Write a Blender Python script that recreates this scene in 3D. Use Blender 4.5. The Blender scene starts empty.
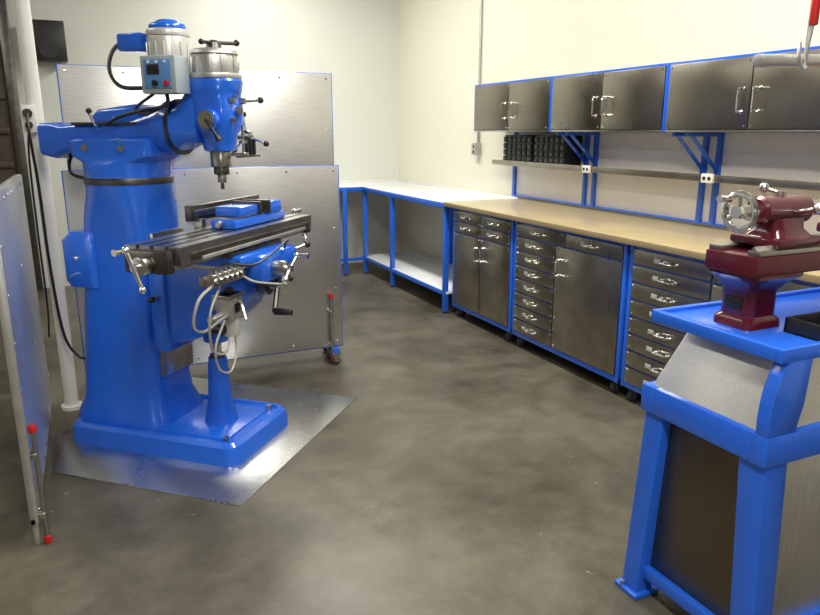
import bpy, bmesh, math, random
from mathutils import Vector, Matrix, Euler
random.seed(4)
scene = bpy.context.scene
try:
    scene.view_settings.view_transform = 'Standard'
except Exception:
    pass

# ------------------------------------------------------------------ materials
def newmat(name):
    m = bpy.data.materials.new(name); m.use_nodes = True
    nt = m.node_tree
    return m, nt, nt.nodes['Principled BSDF']

def paint(name, col, rough=0.4, metal=0.0, var=0.08, scale=6, coat=0.0, bump=0.0, bscale=60):
    m, nt, b = newmat(name)
    tc = nt.nodes.new('ShaderNodeTexCoord')
    n = nt.nodes.new('ShaderNodeTexNoise'); n.inputs['Scale'].default_value = scale
    n.inputs['Detail'].default_value = 4
    nt.links.new(tc.outputs['Object'], n.inputs['Vector'])
    r = nt.nodes.new('ShaderNodeValToRGB')
    r.color_ramp.elements[0].position = 0.3; r.color_ramp.elements[1].position = 0.7
    r.color_ramp.elements[0].color = (*[c*(1-var) for c in col], 1)
    r.color_ramp.elements[1].color = (*[min(1, c*(1+var)) for c in col], 1)
    nt.links.new(n.outputs['Fac'], r.inputs['Fac'])
    nt.links.new(r.outputs['Color'], b.inputs['Base Color'])
    b.inputs['Roughness'].default_value = rough
    b.inputs['Metallic'].default_value = metal
    b.inputs['Coat Weight'].default_value = coat
    b.inputs['Coat Roughness'].default_value = 0.1
    if bump > 0:
        n2 = nt.nodes.new('ShaderNodeTexNoise'); n2.inputs['Scale'].default_value = bscale
        nt.links.new(tc.outputs['Object'], n2.inputs['Vector'])
        bp = nt.nodes.new('ShaderNodeBump'); bp.inputs['Strength'].default_value = bump
        bp.inputs['Distance'].default_value = 0.01
        nt.links.new(n2.outputs['Fac'], bp.inputs['Height'])
        nt.links.new(bp.outputs['Normal'], b.inputs['Normal'])
    return m

def brushed(name, col, rough=0.3, sc=(1, 1, 60), var=0.15, cloud=0.2):
    m, nt, b = newmat(name)
    tc = nt.nodes.new('ShaderNodeTexCoord')
    mp = nt.nodes.new('ShaderNodeMapping'); mp.inputs['Scale'].default_value = sc
    nt.links.new(tc.outputs['Object'], mp.inputs['Vector'])
    n = nt.nodes.new('ShaderNodeTexNoise'); n.inputs['Scale'].default_value = 8; n.inputs['Detail'].default_value = 5
    nt.links.new(mp.outputs['Vector'], n.inputs['Vector'])
    n2 = nt.nodes.new('ShaderNodeTexNoise'); n2.inputs['Scale'].default_value = 2.5; n2.inputs['Detail'].default_value = 4
    nt.links.new(tc.outputs['Object'], n2.inputs['Vector'])
    r = nt.nodes.new('ShaderNodeValToRGB')
    r.color_ramp.elements[0].position = 0.3; r.color_ramp.elements[1].position = 0.7
    r.color_ramp.elements[0].color = (*[c*(1-var) for c in col], 1)
    r.color_ramp.elements[1].color = (*[min(1, c*(1+var)) for c in col], 1)
    nt.links.new(n.outputs['Fac'], r.inputs['Fac'])
    nt.links.new(r.outputs['Color'], b.inputs['Base Color'])
    mr = nt.nodes.new('ShaderNodeMapRange')
    mr.inputs['To Min'].default_value = rough-cloud*0.5; mr.inputs['To Max'].default_value = rough+cloud*0.5
    nt.links.new(n2.outputs['Fac'], mr.inputs['Value'])
    nt.links.new(mr.outputs['Result'], b.inputs['Roughness'])
    b.inputs['Metallic'].default_value = 1.0
    bp = nt.nodes.new('ShaderNodeBump'); bp.inputs['Strength'].default_value = 0.06; bp.inputs['Distance'].default_value = 0.002
    nt.links.new(n.outputs['Fac'], bp.inputs['Height'])
    nt.links.new(bp.outputs['Normal'], b.inputs['Normal'])
    return m

BLUE = paint('blue_enamel', (0.018, 0.128, 0.70), 0.28, var=0.05, coat=0.4)
BLUEC = paint('blue_cast', (0.014, 0.128, 0.70), 0.22, var=0.06, coat=0.6, bump=0.15, bscale=18)
RED = paint('maroon_enamel', (0.085, 0.006, 0.016), 0.25, var=0.05, coat=0.5, bump=0.1, bscale=20)
STAIN = brushed('stainless_doors', (0.36, 0.335, 0.285), 0.30, (60, 1, 1))
STAINH = brushed('stainless_dark', (0.29, 0.265, 0.22), 0.30, (1, 60, 1))
ALU = brushed('stainless_sheet', (0.64, 0.64, 0.63), 0.38, (1, 1, 60))
ALUV = brushed('stainless_sheet_v', (0.74, 0.74, 0.72), 0.42, (60, 60, 1))
PLATE = brushed('floor_plate', (0.62, 0.63, 0.64), 0.28, (1, 50, 1))
BRONZE = brushed('bronze_steel', (0.19, 0.155, 0.11), 0.38, (60, 60, 1))
STEEL = paint('machined_steel', (0.46, 0.45, 0.42), 0.28, 1.0, 0.15, 20)
DSTEEL = paint('dark_steel', (0.14, 0.135, 0.125), 0.35, 1.0, 0.2, 20)
CHROME = paint('chrome', (0.85, 0.85, 0.85), 0.12, 1.0, 0.02)
CASTAL = paint('cast_aluminium', (0.55, 0.55, 0.53), 0.4, 0.8, 0.1, 15)
BLACK = paint('black_plastic', (0.012, 0.012, 0.013), 0.4)
GREY = paint('grey_enamel', (0.33, 0.38, 0.42), 0.4)
LGREY = paint('light_grey_enamel', (0.55, 0.55, 0.52), 0.35, 0.3)
LBLUE = paint('panel_blue', (0.10, 0.25, 0.55), 0.4)
WHITE = paint('white_laminate', (0.82, 0.84, 0.86), 0.18, var=0.02)
WPLAST = paint('white_plastic', (0.72, 0.71, 0.67), 0.4, var=0.02)
WOOD = paint('hardboard_top', (0.50, 0.40, 0.215), 0.3, var=0.08, scale=3, coat=0.3)
WOODE = paint('top_edge', (0.26, 0.20, 0.11), 0.5)
REDP = paint('red_plastic', (0.5, 0.015, 0.012), 0.35)
RUBBER = paint('rubber', (0.02, 0.02, 0.02), 0.6)
HOSE = paint('clear_hose', (0.38, 0.38, 0.34), 0.25)
WALLC = paint('wall_cream', (0.74, 0.72, 0.61), 0.5, var=0.02, scale=1.2, bump=0.1, bscale=8)
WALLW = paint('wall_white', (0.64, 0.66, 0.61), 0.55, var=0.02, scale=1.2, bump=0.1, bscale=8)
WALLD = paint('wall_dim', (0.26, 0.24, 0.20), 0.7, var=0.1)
PANELW = paint('backsplash_paint', (0.84, 0.83, 0.86), 0.4, var=0.02)
CEIL = paint('ceiling_paint', (0.72, 0.72, 0.68), 0.8)
BROWN = paint('brown_door', (0.055, 0.035, 0.02), 0.6, var=0.3)

def floor_mat():
    m, nt, b = newmat('stained_concrete')
    tc = nt.nodes.new('ShaderNodeTexCoord')
    def noise(s, d=6, r=0.6, dist=0.0):
        n = nt.nodes.new('ShaderNodeTexNoise'); n.inputs['Scale'].default_value = s
        n.inputs['Detail'].default_value = d; n.inputs['Roughness'].default_value = r
        n.inputs['Distortion'].default_value = dist
        nt.links.new(tc.outputs['Object'], n.inputs['Vector']); return n
    a = noise(1.6, 9, 0.66, 0.3); c = noise(6, 8, 0.65); s = noise(10, 3, 0.5, 0.6); f = noise(40, 4, 0.6)
    r = nt.nodes.new('ShaderNodeValToRGB')
    e = r.color_ramp.elements
    e[0].position = 0.30; e[0].color = (0.046, 0.040, 0.028, 1)
    e[1].position = 0.74; e[1].color = (0.165, 0.148, 0.110, 1)
    x = r.color_ramp.elements.new(0.5); x.color = (0.094, 0.084, 0.061, 1)
    mx = nt.nodes.new('ShaderNodeMath'); mx.operation = 'MULTIPLY_ADD'
    nt.links.new(c.outputs['Fac'], mx.inputs[0]); mx.inputs[1].default_value = 0.35
    m2 = nt.nodes.new('ShaderNodeMath'); m2.operation = 'MULTIPLY_ADD'
    nt.links.new(a.outputs['Fac'], m2.inputs[0]); m2.inputs[1].default_value = 1.0; m2.inputs[2].default_value = -0.235
    nt.links.new(m2.outputs[0], mx.inputs[2])
    m3 = nt.nodes.new('ShaderNodeMath'); m3.operation = 'MULTIPLY_ADD'
    nt.links.new(f.outputs['Fac'], m3.inputs[0]); m3.inputs[1].default_value = 0.12
    nt.links.new(mx.outputs[0], m3.inputs[2])
    nt.links.new(m3.outputs[0], r.inputs['Fac'])
    th = nt.nodes.new('ShaderNodeMapRange'); th.inputs['From Min'].default_value = 0.735; th.inputs['From Max'].default_value = 0.76
    nt.links.new(s.outputs['Fac'], th.inputs['Value'])
    mix = nt.nodes.new('ShaderNodeMixRGB')
    nt.links.new(th.outputs['Result'], mix.inputs['Fac'])
    nt.links.new(r.outputs['Color'], mix.inputs['Color1'])
    mix.inputs['Color2'].default_value = (0.32, 0.30, 0.26, 1)
    nt.links.new(mix.outputs['Color'], b.inputs['Base Color'])
    mr = nt.nodes.new('ShaderNodeMapRange'); mr.inputs['To Min'].default_value = 0.22; mr.inputs['To Max'].default_value = 0.52
    nt.links.new(c.outputs['Fac'], mr.inputs['Value'])
    nt.links.new(mr.outputs['Result'], b.inputs['Roughness'])
    bp = nt.nodes.new('ShaderNodeBump'); bp.inputs['Strength'].default_value = 0.1; bp.inputs['Distance'].default_value = 0.01
    nt.links.new(c.outputs['Fac'], bp.inputs['Height'])
    nt.links.new(bp.outputs['Normal'], b.inputs['Normal'])
    return m
FLOOR = floor_mat()
m, nt, b = newmat('lamp_tube')
b.inputs['Emission Color'].default_value = (1, 0.97, 0.88, 1); b.inputs['Emission Strength'].default_value = 6
LAMP = m

# ------------------------------------------------------------------ builder
class G:
    def __init__(s, name, loc=(0, 0, 0), rz=0.0, single=False):
        s.name = name; s.parts = {}; s.loc = loc; s.rz = rz; s.single = single
    def _add(s, part, mat, bm):
        if s.single: part = s.name
        if part not in s.parts: s.parts[part] = (bmesh.new(), [])
        pb, mats = s.parts[part]
        if mat not in mats: mats.append(mat)
        i = mats.index(mat)
        bmesh.ops.recalc_face_normals(bm, faces=bm.faces)
        for f in bm.faces: f.material_index = i; f.smooth = True
        me = bpy.data.meshes.new('t'); bm.to_mesh(me); bm.free()
        pb.from_mesh(me); bpy.data.meshes.remove(me)
    def box(s, part, mat, c, size, rot=None, bv=0.003, seg=2):
        bm = bmesh.new()
        bmesh.ops.create_cube(bm, size=1.0, matrix=Matrix.Diagonal((*size, 1)))
        if bv > 0:
            bmesh.ops.bevel(bm, geom=bm.edges[:], offset=min(bv, min(size)*0.45), segments=seg, affect='EDGES', profile=0.5)
        M = Matrix.Translation(c)
        if rot: M = M @ Euler(rot).to_matrix().to_4x4()
        bmesh.ops.transform(bm, matrix=M, verts=bm.verts)
        s._add(part, mat, bm)
    def bx(s, part, mat, x0, x1, y0, y1, z0, z1, bv=0.003, seg=2):
        s.box(part, mat, ((x0+x1)/2, (y0+y1)/2, (z0+z1)/2), (abs(x1-x0), abs(y1-y0), abs(z1-z0)), None, bv, seg)
    def cyl(s, part, mat, p0, p1, r0, r1=None, seg=24, bv=0.0):
        if r1 is None: r1 = r0
        p0 = Vector(p0); p1 = Vector(p1); d = p1-p0
        bm = bmesh.new()
        bmesh.ops.create_cone(bm, cap_ends=True, segments=seg, radius1=r0, radius2=r1, depth=d.length)
        if bv > 0:
            es = [e for e in bm.edges if len(e.link_faces) == 2 and any(len(f.verts) > 4 for f in e.link_faces)]
            bmesh.ops.bevel(bm, geom=es, offset=bv, segments=2, affect='EDGES', profile=0.5)
        M = Matrix.Translation((p0+p1)/2) @ d.to_track_quat('Z', 'Y').to_matrix().to_4x4()
        bmesh.ops.transform(bm, matrix=M, verts=bm.verts)
        s._add(part, mat, bm)
    def sph(s, part, mat, c, r, sc=(1, 1, 1), seg=20):
        bm = bmesh.new()
        bmesh.ops.create_uvsphere(bm, u_segments=seg, v_segments=seg//2, radius=r, matrix=Matrix.Translation(c) @ Matrix.Diagonal((*sc, 1)))
        s._add(part, mat, bm)
    def torus(s, part, mat, c, axis, R, r, n=36, k=10):
        bm = bmesh.new(); q = Vector(axis).to_track_quat('Z', 'Y'); vs = []
        for i in range(n):
            a = 2*math.pi*i/n; row = []
            for j in range(k):
                t = 2*math.pi*j/k
                p = Vector(((R+r*math.cos(t))*math.cos(a), (R+r*math.cos(t))*math.sin(a), r*math.sin(t)))
                row.append(bm.verts.new(q @ p+Vector(c)))
            vs.append(row)
        for i in range(n):
            for j in range(k):
                bm.faces.new((vs[i][j], vs[(i+1) % n][j], vs[(i+1) % n][(j+1) % k], vs[i][(j+1) % k]))
        s._add(part, mat, bm)
    def tube(s, part, mat, pts, r, k=8, sub=6, smooth=True):
        P = [Vector(p) for p in pts]
        if smooth and len(P) > 2:
            Q = []
            E = [P[0]*2-P[1]]+P+[P[-1]*2-P[-2]]
            for i in range(1, len(E)-2):
                for t in range(sub):
                    u = t/sub; a, b_, c, d = E[i-1], E[i], E[i+1], E[i+2]
                    Q.append(0.5*((2*b_)+(c-a)*u+(2*a-5*b_+4*c-d)*u*u+(-a+3*b_-3*c+d)*u**3))
            Q.append(P[-1]); P = Q
        bm = bmesh.new(); rings = []; up = None
        for i, p in enumerate(P):
            t = (P[min(i+1, len(P)-1)]-P[max(i-1, 0)]).normalized()
            if up is None:
                up = Vector((0, 0, 1)) if abs(t.z) < 0.9 else Vector((1, 0, 0))
            n = (up-t*up.dot(t)).normalized(); up = n; b_ = t.cross(n)
            rings.append([bm.verts.new(p+(n*math.cos(2*math.pi*j/k)+b_*math.sin(2*math.pi*j/k))*r) for j in range(k)])
        for i in range(len(rings)-1):
            for j in range(k):
                bm.faces.new((rings[i][j], rings[i][(j+1) % k], rings[i+1][(j+1) % k], rings[i+1][j]))
        bm.faces.new(rings[0]); bm.faces.new(rings[-1][::-1])
        s._add(part, mat, bm)
    def loft(s, part, mat, rings):
        bm = bmesh.new(); R = [[bm.verts.new(p) for p in ring] for ring in rings]; k = len(R[0])
        for i in range(len(R)-1):
            for j in range(k):
                bm.faces.new((R[i][j], R[i][(j+1) % k], R[i+1][(j+1) % k], R[i+1][j]))
        bm.faces.new(R[0]); bm.faces.new(R[-1])
        s._add(part, mat, bm)
    def prism(s, part, mat, poly, f, a, b_, bv=0.0):
        bm = bmesh.new()
        A = [bm.verts.new(f(u, v, a)) for u, v in poly]; B = [bm.verts.new(f(u, v, b_)) for u, v in poly]
        n = len(poly)
        for i in range(n): bm.faces.new((A[i], A[(i+1) % n], B[(i+1) % n], B[i]))
        bm.faces.new(A); bm.faces.new(B[::-1])
        if bv > 0:
            bmesh.ops.bevel(bm, geom=bm.edges[:], offset=bv, segments=2, affect='EDGES', profile=0.5)
        s._add(part, mat, bm)
    def done(s):
        objs = []
        for pn, (bm, mats) in s.parts.items():
            me = bpy.data.meshes.new(pn); bm.to_mesh(me); bm.free()
            for m_ in mats: me.materials.append(m_)
            try: me.set_sharp_from_angle(angle=math.radians(35))
            except Exception: pass
            o = bpy.data.objects.new(pn, me); scene.collection.objects.link(o); objs.append(o)
        if s.single:
            o = objs[0]; o.location = s.loc; o.rotation_euler = (0, 0, s.rz); return o
        e = bpy.data.objects.new(s.name, None); scene.collection.objects.link(e)
        e.location = s.loc; e.rotation_euler = (0, 0, s.rz); e.empty_display_size = 0.1
        for o in objs: o.parent = e
        return e

def rr(cx, cy, w, d, z, rad, n=5):
    pts = []; rad = min(rad, w/2*0.999, d/2*0.999)
    for (sx, sy, a0) in ((1, 1, 0), (-1, 1, 90), (-1, -1, 180), (1, -1, 270)):
        for i in range(n+1):
            a = math.radians(a0+90*i/n)
            pts.append((cx+sx*(w/2-rad)+rad*math.cos(a), cy+sy*(d/2-rad)+rad*math.sin(a), z))
    return pts
def rrx(x, cy, cz, w, h, rad, n=5):
    return [(x, p[0], p[1]) for p in rr(cy, cz, w, h, 0, rad, n)]

def room_box(name, mat, x0, x1, y0, y1, z0, z1):
    g = G(name, single=True); g.bx(name, mat, x0, x1, y0, y1, z0, z1, bv=0); g.done()

# ------------------------------------------------------------------ room
XL, XR, YB, YF, H = -3.2, 3.3, 7.5, -3.0, 3.4
room_box('floor', FLOOR, XL, XR, YF, YB, -0.1, 0)
room_box('ceiling', CEIL, XL, XR, YF, YB, H, H+0.1)
room_box('wall_right', WALLC, XR, XR+0.12, YF, YB+0.12, -0.1, H+0.1)
room_box('wall_back', WALLW, XL-0.12, XR, YB, YB+0.12, -0.1, H+0.1)
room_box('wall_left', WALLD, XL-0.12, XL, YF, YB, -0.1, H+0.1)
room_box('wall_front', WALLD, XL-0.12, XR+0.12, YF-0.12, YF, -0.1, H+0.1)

g = G('door_1')
g.bx('slab', BROWN, -2.4, -0.55, YB-0.06, YB-0.001, 0, 2.75)
for i in range(9):
    g.bx('ribs', BROWN, -2.38, -0.57, YB-0.085, YB-0.05, 0.25+i*0.3, 0.30+i*0.3)
g.bx('frame', DSTEEL, -0.55, -0.47, YB-0.09, YB-0.001, 0, 2.8)
g.bx('frame', DSTEEL, -2.47, -2.40, YB-0.09, YB-0.001, 0, 2.8)
g.done()

def fixture(x, y, e, along='y', L=2.4):
    g = G('fluorescent_light_fixture', (x, y, H-0.001), 0 if along == 'y' else math.pi/2)
    g.bx('housing', WPLAST, -0.15, 0.15, -L/2, L/2, -0.07, 0)
    for s_ in (-0.07, 0.07):
        g.cyl('tubes', LAMP, (s_, -L/2+0.04, -0.09), (s_, L/2-0.04, -0.09), 0.018, seg=12)
    o = g.done()
    l = bpy.data.lights.new('fluorescent_glow', 'AREA'); l.shape = 'RECTANGLE'; l.size = 0.3; l.size_y = L
    l.energy = e; l.color = (1.0, 0.965, 0.88)
    lo = bpy.data.objects.new('fluorescent_glow', l); scene.collection.objects.link(lo)
    lo.parent = o; lo.location = (0, 0, -0.13)
fixture(1.7, 5.6, 90)
fixture(1.75, 2.3, 95)
fixture(0.2, 0.0, 105)
fixture(-1.6, 4.5, 22)
# the photographer's on-camera flash
fl = bpy.data.lights.new('camera_flash', 'POINT'); fl.energy = 20; fl.shadow_soft_size = 0.03; fl.color = (1, 1, 1)
flo = bpy.data.objects.new('camera_flash', fl); scene.collection.objects.link(flo); flo.location = (-0.04, -0.01, 1.54)

g = G('wall_conduit')
g.cyl('pipe', CASTAL, (3.285, 5.69, 1.36), (3.285, 5.69, H-0.01), 0.011, seg=12)
g.bx('outlet_box', CASTAL, 3.24, 3.299, 5.65, 5.73, 1.26, 1.37)
g.cyl('socket', BLACK, (3.238, 5.69, 1.34), (3.242, 5.69, 1.34), 0.014, seg=12)
g.cyl('socket', BLACK, (3.238, 5.69, 1.29), (3.242, 5.69, 1.29), 0.014, seg=12)
g.done()

g = G('wall_speaker')
g.bx('case', BLACK, -0.32, -0.03, YB-0.2, YB-0.02, 2.08, 2.42, 0.01)
g.cyl('cone', BLACK, (-0.175, YB-0.205, 2.18), (-0.175, YB-0.198, 2.18), 0.08)
g.cyl('cone', BLACK, (-0.175, YB-0.205, 2.34), (-0.175, YB-0.198, 2.34), 0.035)
g.bx('bracket', DSTEEL, -0.22, -0.12, YB-0.03, YB-0.001, 2.16, 2.3)
g.done()

# ------------------------------------------------------------------ casters / handles
def caster(g, x, y, top, r=0.035):
    g.bx('caster_plates', STEEL, x-0.03, x+0.03, y-0.03, y+0.03, top-0.006, top, 0.001)
    g.bx('caster_forks', STEEL, x-0.02, x+0.02, y-0.022, y-0.017, r*0.8, top-0.004, 0.001)
    g.bx('caster_forks', STEEL, x-0.02, x+0.02, y+0.017, y+0.022, r*0.8, top-0.004, 0.001)
    g.cyl('caster_wheels', RUBBER, (x, y-0.014, r), (x, y+0.014, r), r, seg=20, bv=0.003)
    g.cyl('caster_wheels', STEEL, (x, y-0.024, r), (x, y+0.024, r), r*0.35, seg=12)

def pull(g, x, y, z, L, vert=False):
    if vert:
        pts = [(x, y, z-L/2), (x-0.03, y, z-L/2), (x-0.032, y, z-L/2+0.01), (x-0.032, y, z+L/2-0.01), (x-0.03, y, z+L/2), (x, y, z+L/2)]
    else:
        pts = [(x, y-L/2, z), (x-0.026, y-L/2, z), (x-0.03, y-L/2+0.01, z), (x-0.03, y+L/2-0.01, z), (x-0.026, y+L/2, z), (x, y+L/2, z)]
    g.tube('pulls', CHROME, pts, 0.006, smooth=False)
    for q in (pts[0], pts[-1]):
        g.cyl('pulls', CHROME, q, (q[0]-0.004, q[1], q[2]), 0.011, seg=12)

FX = 2.635
def base_cab(y0, y1, fronts):
    g = G('tool_cabinet', (0, 0, 0))
    zb, zt = 0.095, 0.893
    g.bx('carcass', STAINH, FX+0.012, 3.24, y0+0.006, y1-0.006, zb, zt, 0.002)
    for y in (y0, y1-0.026):
        g.bx('frame', BLUE, FX-0.004, FX+0.03, y, y+0.026, zb-0.01, zt)
        g.bx('frame', BLUE, 3.215, 3.245, y, y+0.026, zb-0.01, zt)
        g.bx('frame', BLUE, FX, 3.24, y, y+0.026, zb-0.01, zb+0.02)
    g.bx('frame', BLUE, FX, FX+0.03, y0+0.02, y1-0.02, zb-0.01, zb+0.022)
    g.bx('frame', BLUE, FX, FX+0.03, y0+0.02, y1-0.02, zt-0.02, zt)
    g.bx('frame', BLUE, FX+0.006, FX+0.014, y0+0.02, y1-0.02, zb, zt, 0.001)
    for (a, b_, z0, z1, kind) in fronts:
        ya, yb = y1-b_, y1-a
        g.bx('fronts', STAIN, FX-0.008, FX+0.012, ya+0.005, yb-0.005, z0+0.005, z1-0.005, 0.002)
        if kind == 'drawer':
            pull(g, FX-0.008, (ya+yb)/2, (z0+z1)/2, 0.085)
            g.bx('label_holders', LGREY, FX-0.011, FX-0.007, (ya+yb)/2+0.07, (ya+yb)/2+0.11, (z0+z1)/2-0.012, (z0+z1)/2+0.012, 0.001)
        elif kind == 'doorL':
            pull(g, FX-0.008, ya+0.04, z0+0.78*(z1-z0), 0.10, True)
        elif kind == 'doorR':
            pull(g, FX-0.008, yb-0.05, z0+0.80*(z1-z0), 0.10, True)
        for yy in (ya+0.016, yb-0.016):
            for zz in (z0+0.016, z1-0.016):
                g.cyl('rivets', CHROME, (FX-0.011, yy, zz), (FX-0.007, yy, zz), 0.0045, seg=8)
    for y in (y0+0.06, y1-0.06):
        caster(g, FX+0.05, y, zb-0.008, 0.04); caster(g, 3.17, y, zb-0.008, 0.04)
    return g.done()

f1 = []
W1 = 0.87
for r_, (z0, z1) in enumerate(((0.785, 0.872), (0.70, 0.785))):
    f1 += [(0.026, W1/2, z0, z1, 'drawer'), (W1/2, W1-0.026, z0, z1, 'drawer')]
f1 += [(0.026, W1/2, 0.117, 0.70, 'doorL'), (W1/2, W1-0.026, 0.117, 0.70, 'doorR')]
base_cab(4.05, 4.92, f1)
W2 = 1.105; E2 = W2-0.026
f2 = [(0.026, 0.56, 0.785, 0.872, 'drawer'), (0.56, E2, 0.785, 0.872, 'drawer')]
zs = [0.117+i*(0.785-0.117)/7 for i in range(8)]
for i in range(7): f2.append((0.026, 0.47, zs[i], zs[i+1], 'drawer'))
f2.append((0.47, E2, 0.117, 0.785, 'doorR'))
base_cab(4.025-W2, 4.025, f2)
f3 = [(0.026, 0.56, 0.785, 0.872, 'drawer'), (0.56, E2, 0.785, 0.872, 'drawer')]
for i in range(7):
    f3.append((0.026, 0.56, zs[i], zs[i+1], 'drawer'))
f3.append((0.56, E2, 0.117, 0.785, 'doorR'))
base_cab(2.895-W2, 2.895, f3)
base_cab(1.765-W2, 1.765, f2)

g = G('workbench_top')
g.bx('slab', WOOD, 2.575, 3.27, 0.3, 4.985, 0.905, 0.93, 0.004)
g.bx('edge', WOODE, 2.572, 2.60, 0.3, 4.985, 0.895, 0.9265, 0.002)
g.bx('edge_rear', BLUE, 3.0, 3.26, 0.3, 4.985, 0.894, 0.906, 0.002)
g.done()

g = G('white_workbench')
g.bx('top_long', WHITE, 2.60, 3.29, 4.99, 7.49, 0.895, 0.92, 0.003)
g.bx('top_short', WHITE, 1.2, 2.60, 6.85, 7.49, 0.895, 0.92, 0.003)
g.bx('apron', BLUE, 2.592, 2.612, 4.99, 6.86, 0.872, 0.916)
g.bx('apron', BLUE, 1.2, 2.60, 6.842, 6.862, 0.872, 0.916)
g.bx('backsplash_trim', WHITE, 3.275, 3.297, 5.0, 7.49, 0.92, 0.935)
g.bx('backsplash_trim', WHITE, 1.2, 3.28, 7.475, 7.497, 0.92, 0.935)
for (x, y) in ((2.625, 5.03), (2.625, 6.14), (2.625, 6.86), (2.40, 6.86), (1.3, 6.86), (3.26, 5.03), (3.26, 6.14), (1.3, 7.45)):
    g.bx('legs', BLUE, x-0.02, x+0.02, y-0.02, y+0.02, 0.012, 0.896)
    g.cyl('feet', BLACK, (x, y, 0), (x, y, 0.016), 0.022, seg=14)
g.bx('lower_shelf', WHITE, 2.62, 3.29, 5.0, 6.96, 0.165, 0.185)
g.bx('shelf_edge', BLUE, 2.608, 2.622, 5.02, 6.96, 0.15, 0.185)
g.bx('cross_rails', BLUE, 2.40, 2.62, 6.85, 6.87, 0.15, 0.18)
g.bx('cross_rails', BLUE, 1.3, 2.40, 6.85, 6.87, 0.15, 0.18)
g.done()

# ------------------------------------------------------------------ upper cabinets
UX = 3.0
def upper(y0, y1):
    g = G('wall_cabinet')
    g.bx('carcass', STAINH, UX+0.012, XR-0.032, y0+0.004, y1-0.004, 1.475, 1.84, 0.002)
    for y in (y0, y1-0.014):
        g.bx('side_trim', BLUE, UX-0.002, UX+0.02, y, y+0.014, 1.472, 1.842, 0.002)
    g.bx('top_trim', BLUE, UX-0.002, UX+0.018, y0+0.01, y1-0.01, 1.828, 1.842, 0.002)
    g.bx('bottom_trim', STEEL, UX-0.002, UX+0.03, y0+0.01, y1-0.01, 1.470, 1.482, 0.002)
    ym = (y0+y1)/2
    for (a, b_, hy) in ((y0+0.014, ym, ym-0.045), (ym, y1-0.014, ym+0.045)):
        g.bx('doors', STAINH, UX-0.008, UX+0.012, a+0.003, b_-0.003, 1.485, 1.828, 0.002)
        pull(g, UX-0.008, hy, 1.625, 0.11, True)
        for yy in (a+0.02, b_-0.02):
            for zz in (1.50, 1.81):
                g.cyl('rivets', CHROME, (UX-0.011, yy, zz), (UX-0.007, yy, zz), 0.0045, seg=8)
    g.done()
UB = [5.27, 4.195, 3.11, 1.985, 0.86]
for i in range(4): upper(UB[i+1]+0.003, UB[i]-0.003)

g = G('cabinet_support_frame')
for y in (5.06, 4.13, 4.03, 3.06, 2.96, 1.98, 0.92):
    g.bx('posts', BLUE, XR-0.031, XR-0.001, y-0.018, y+0.018, 0.945, 1.82)
for y in (4.13, 4.03, 3.06, 2.96, 1.98):
    g.tube('braces', BLUE, [(XR-0.03, y, 1.26), (UX+0.05, y, 1.462)], 0.013, k=4, smooth=False)
    g.bx('arms', BLUE, UX+0.02, XR-0.02, y-0.012, y+0.012, 1.447, 1.469)
g.bx('rails', BLUE, XR-0.025, XR-0.002, 0.9, 5.05, 0.946, 0.958)
g.bx('backsplash_sheets', PANELW, XR-0.0105, XR-0.0005, 0.5, 5.04, 0.95, 1.475)
g.done()
g = G('wall_shelf')
g.bx('tray', STAINH, 3.12, XR-0.033, 0.9, 5.15, 1.225, 1.233, 0.001)
g.bx('lip', STAIN, 3.112, 3.120, 0.9, 5.15, 1.205, 1.245, 0.001)
g.done()
for (y) in (3.90, 2.86):
    g = G('outlet_strip')
    g.bx('case', WPLAST, 3.095, 3.111, y-0.04, y+0.04, 1.20, 1.25, 0.003)
    for k in (-0.018, 0.018):
        g.cyl('sockets', BLACK, (3.092, y+k, 1.225), (3.096, y+k, 1.225), 0.010, seg=12)
    g.done()
g = G('parts_bin_organizer')
for (ya, yb) in ((4.17, 4.56), (4.59, 5.0)):
    g.bx('case', BLACK, 3.14, XR-0.035, ya, yb, 1.2345, 1.445, 0.002)
    for r_ in range(4):
        for c in range(6):
            w = (yb-ya)/6
            g.bx('bins', BLACK, 3.122, 3.142, ya+c*w+0.005, ya+(c+1)*w-0.005, 1.24+r_*0.05, 1.282+r_*0.05, 0.004)
            g.bx('bin_lips', DSTEEL, 3.118, 3.123, ya+c*w+0.02, ya+(c+1)*w-0.02, 1.255+r_*0.05, 1.262+r_*0.05, 0.001)
g.done()

# ------------------------------------------------------------------ screens around the mill
def cane_bolt(g, x, y, z0, z1):
    g.cyl('bolt_rods', STEEL, (x, y, z0), (x, y, z1), 0.009, seg=12)
    g.cyl('bolt_tips', REDP, (x, y, z0-0.0), (x, y, z0+0.03), 0.014, seg=12, bv=0.003)
    g.cyl('bolt_tips', REDP, (x, y, z1-0.03), (x, y, z1), 0.014, seg=12, bv=0.003)

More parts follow.
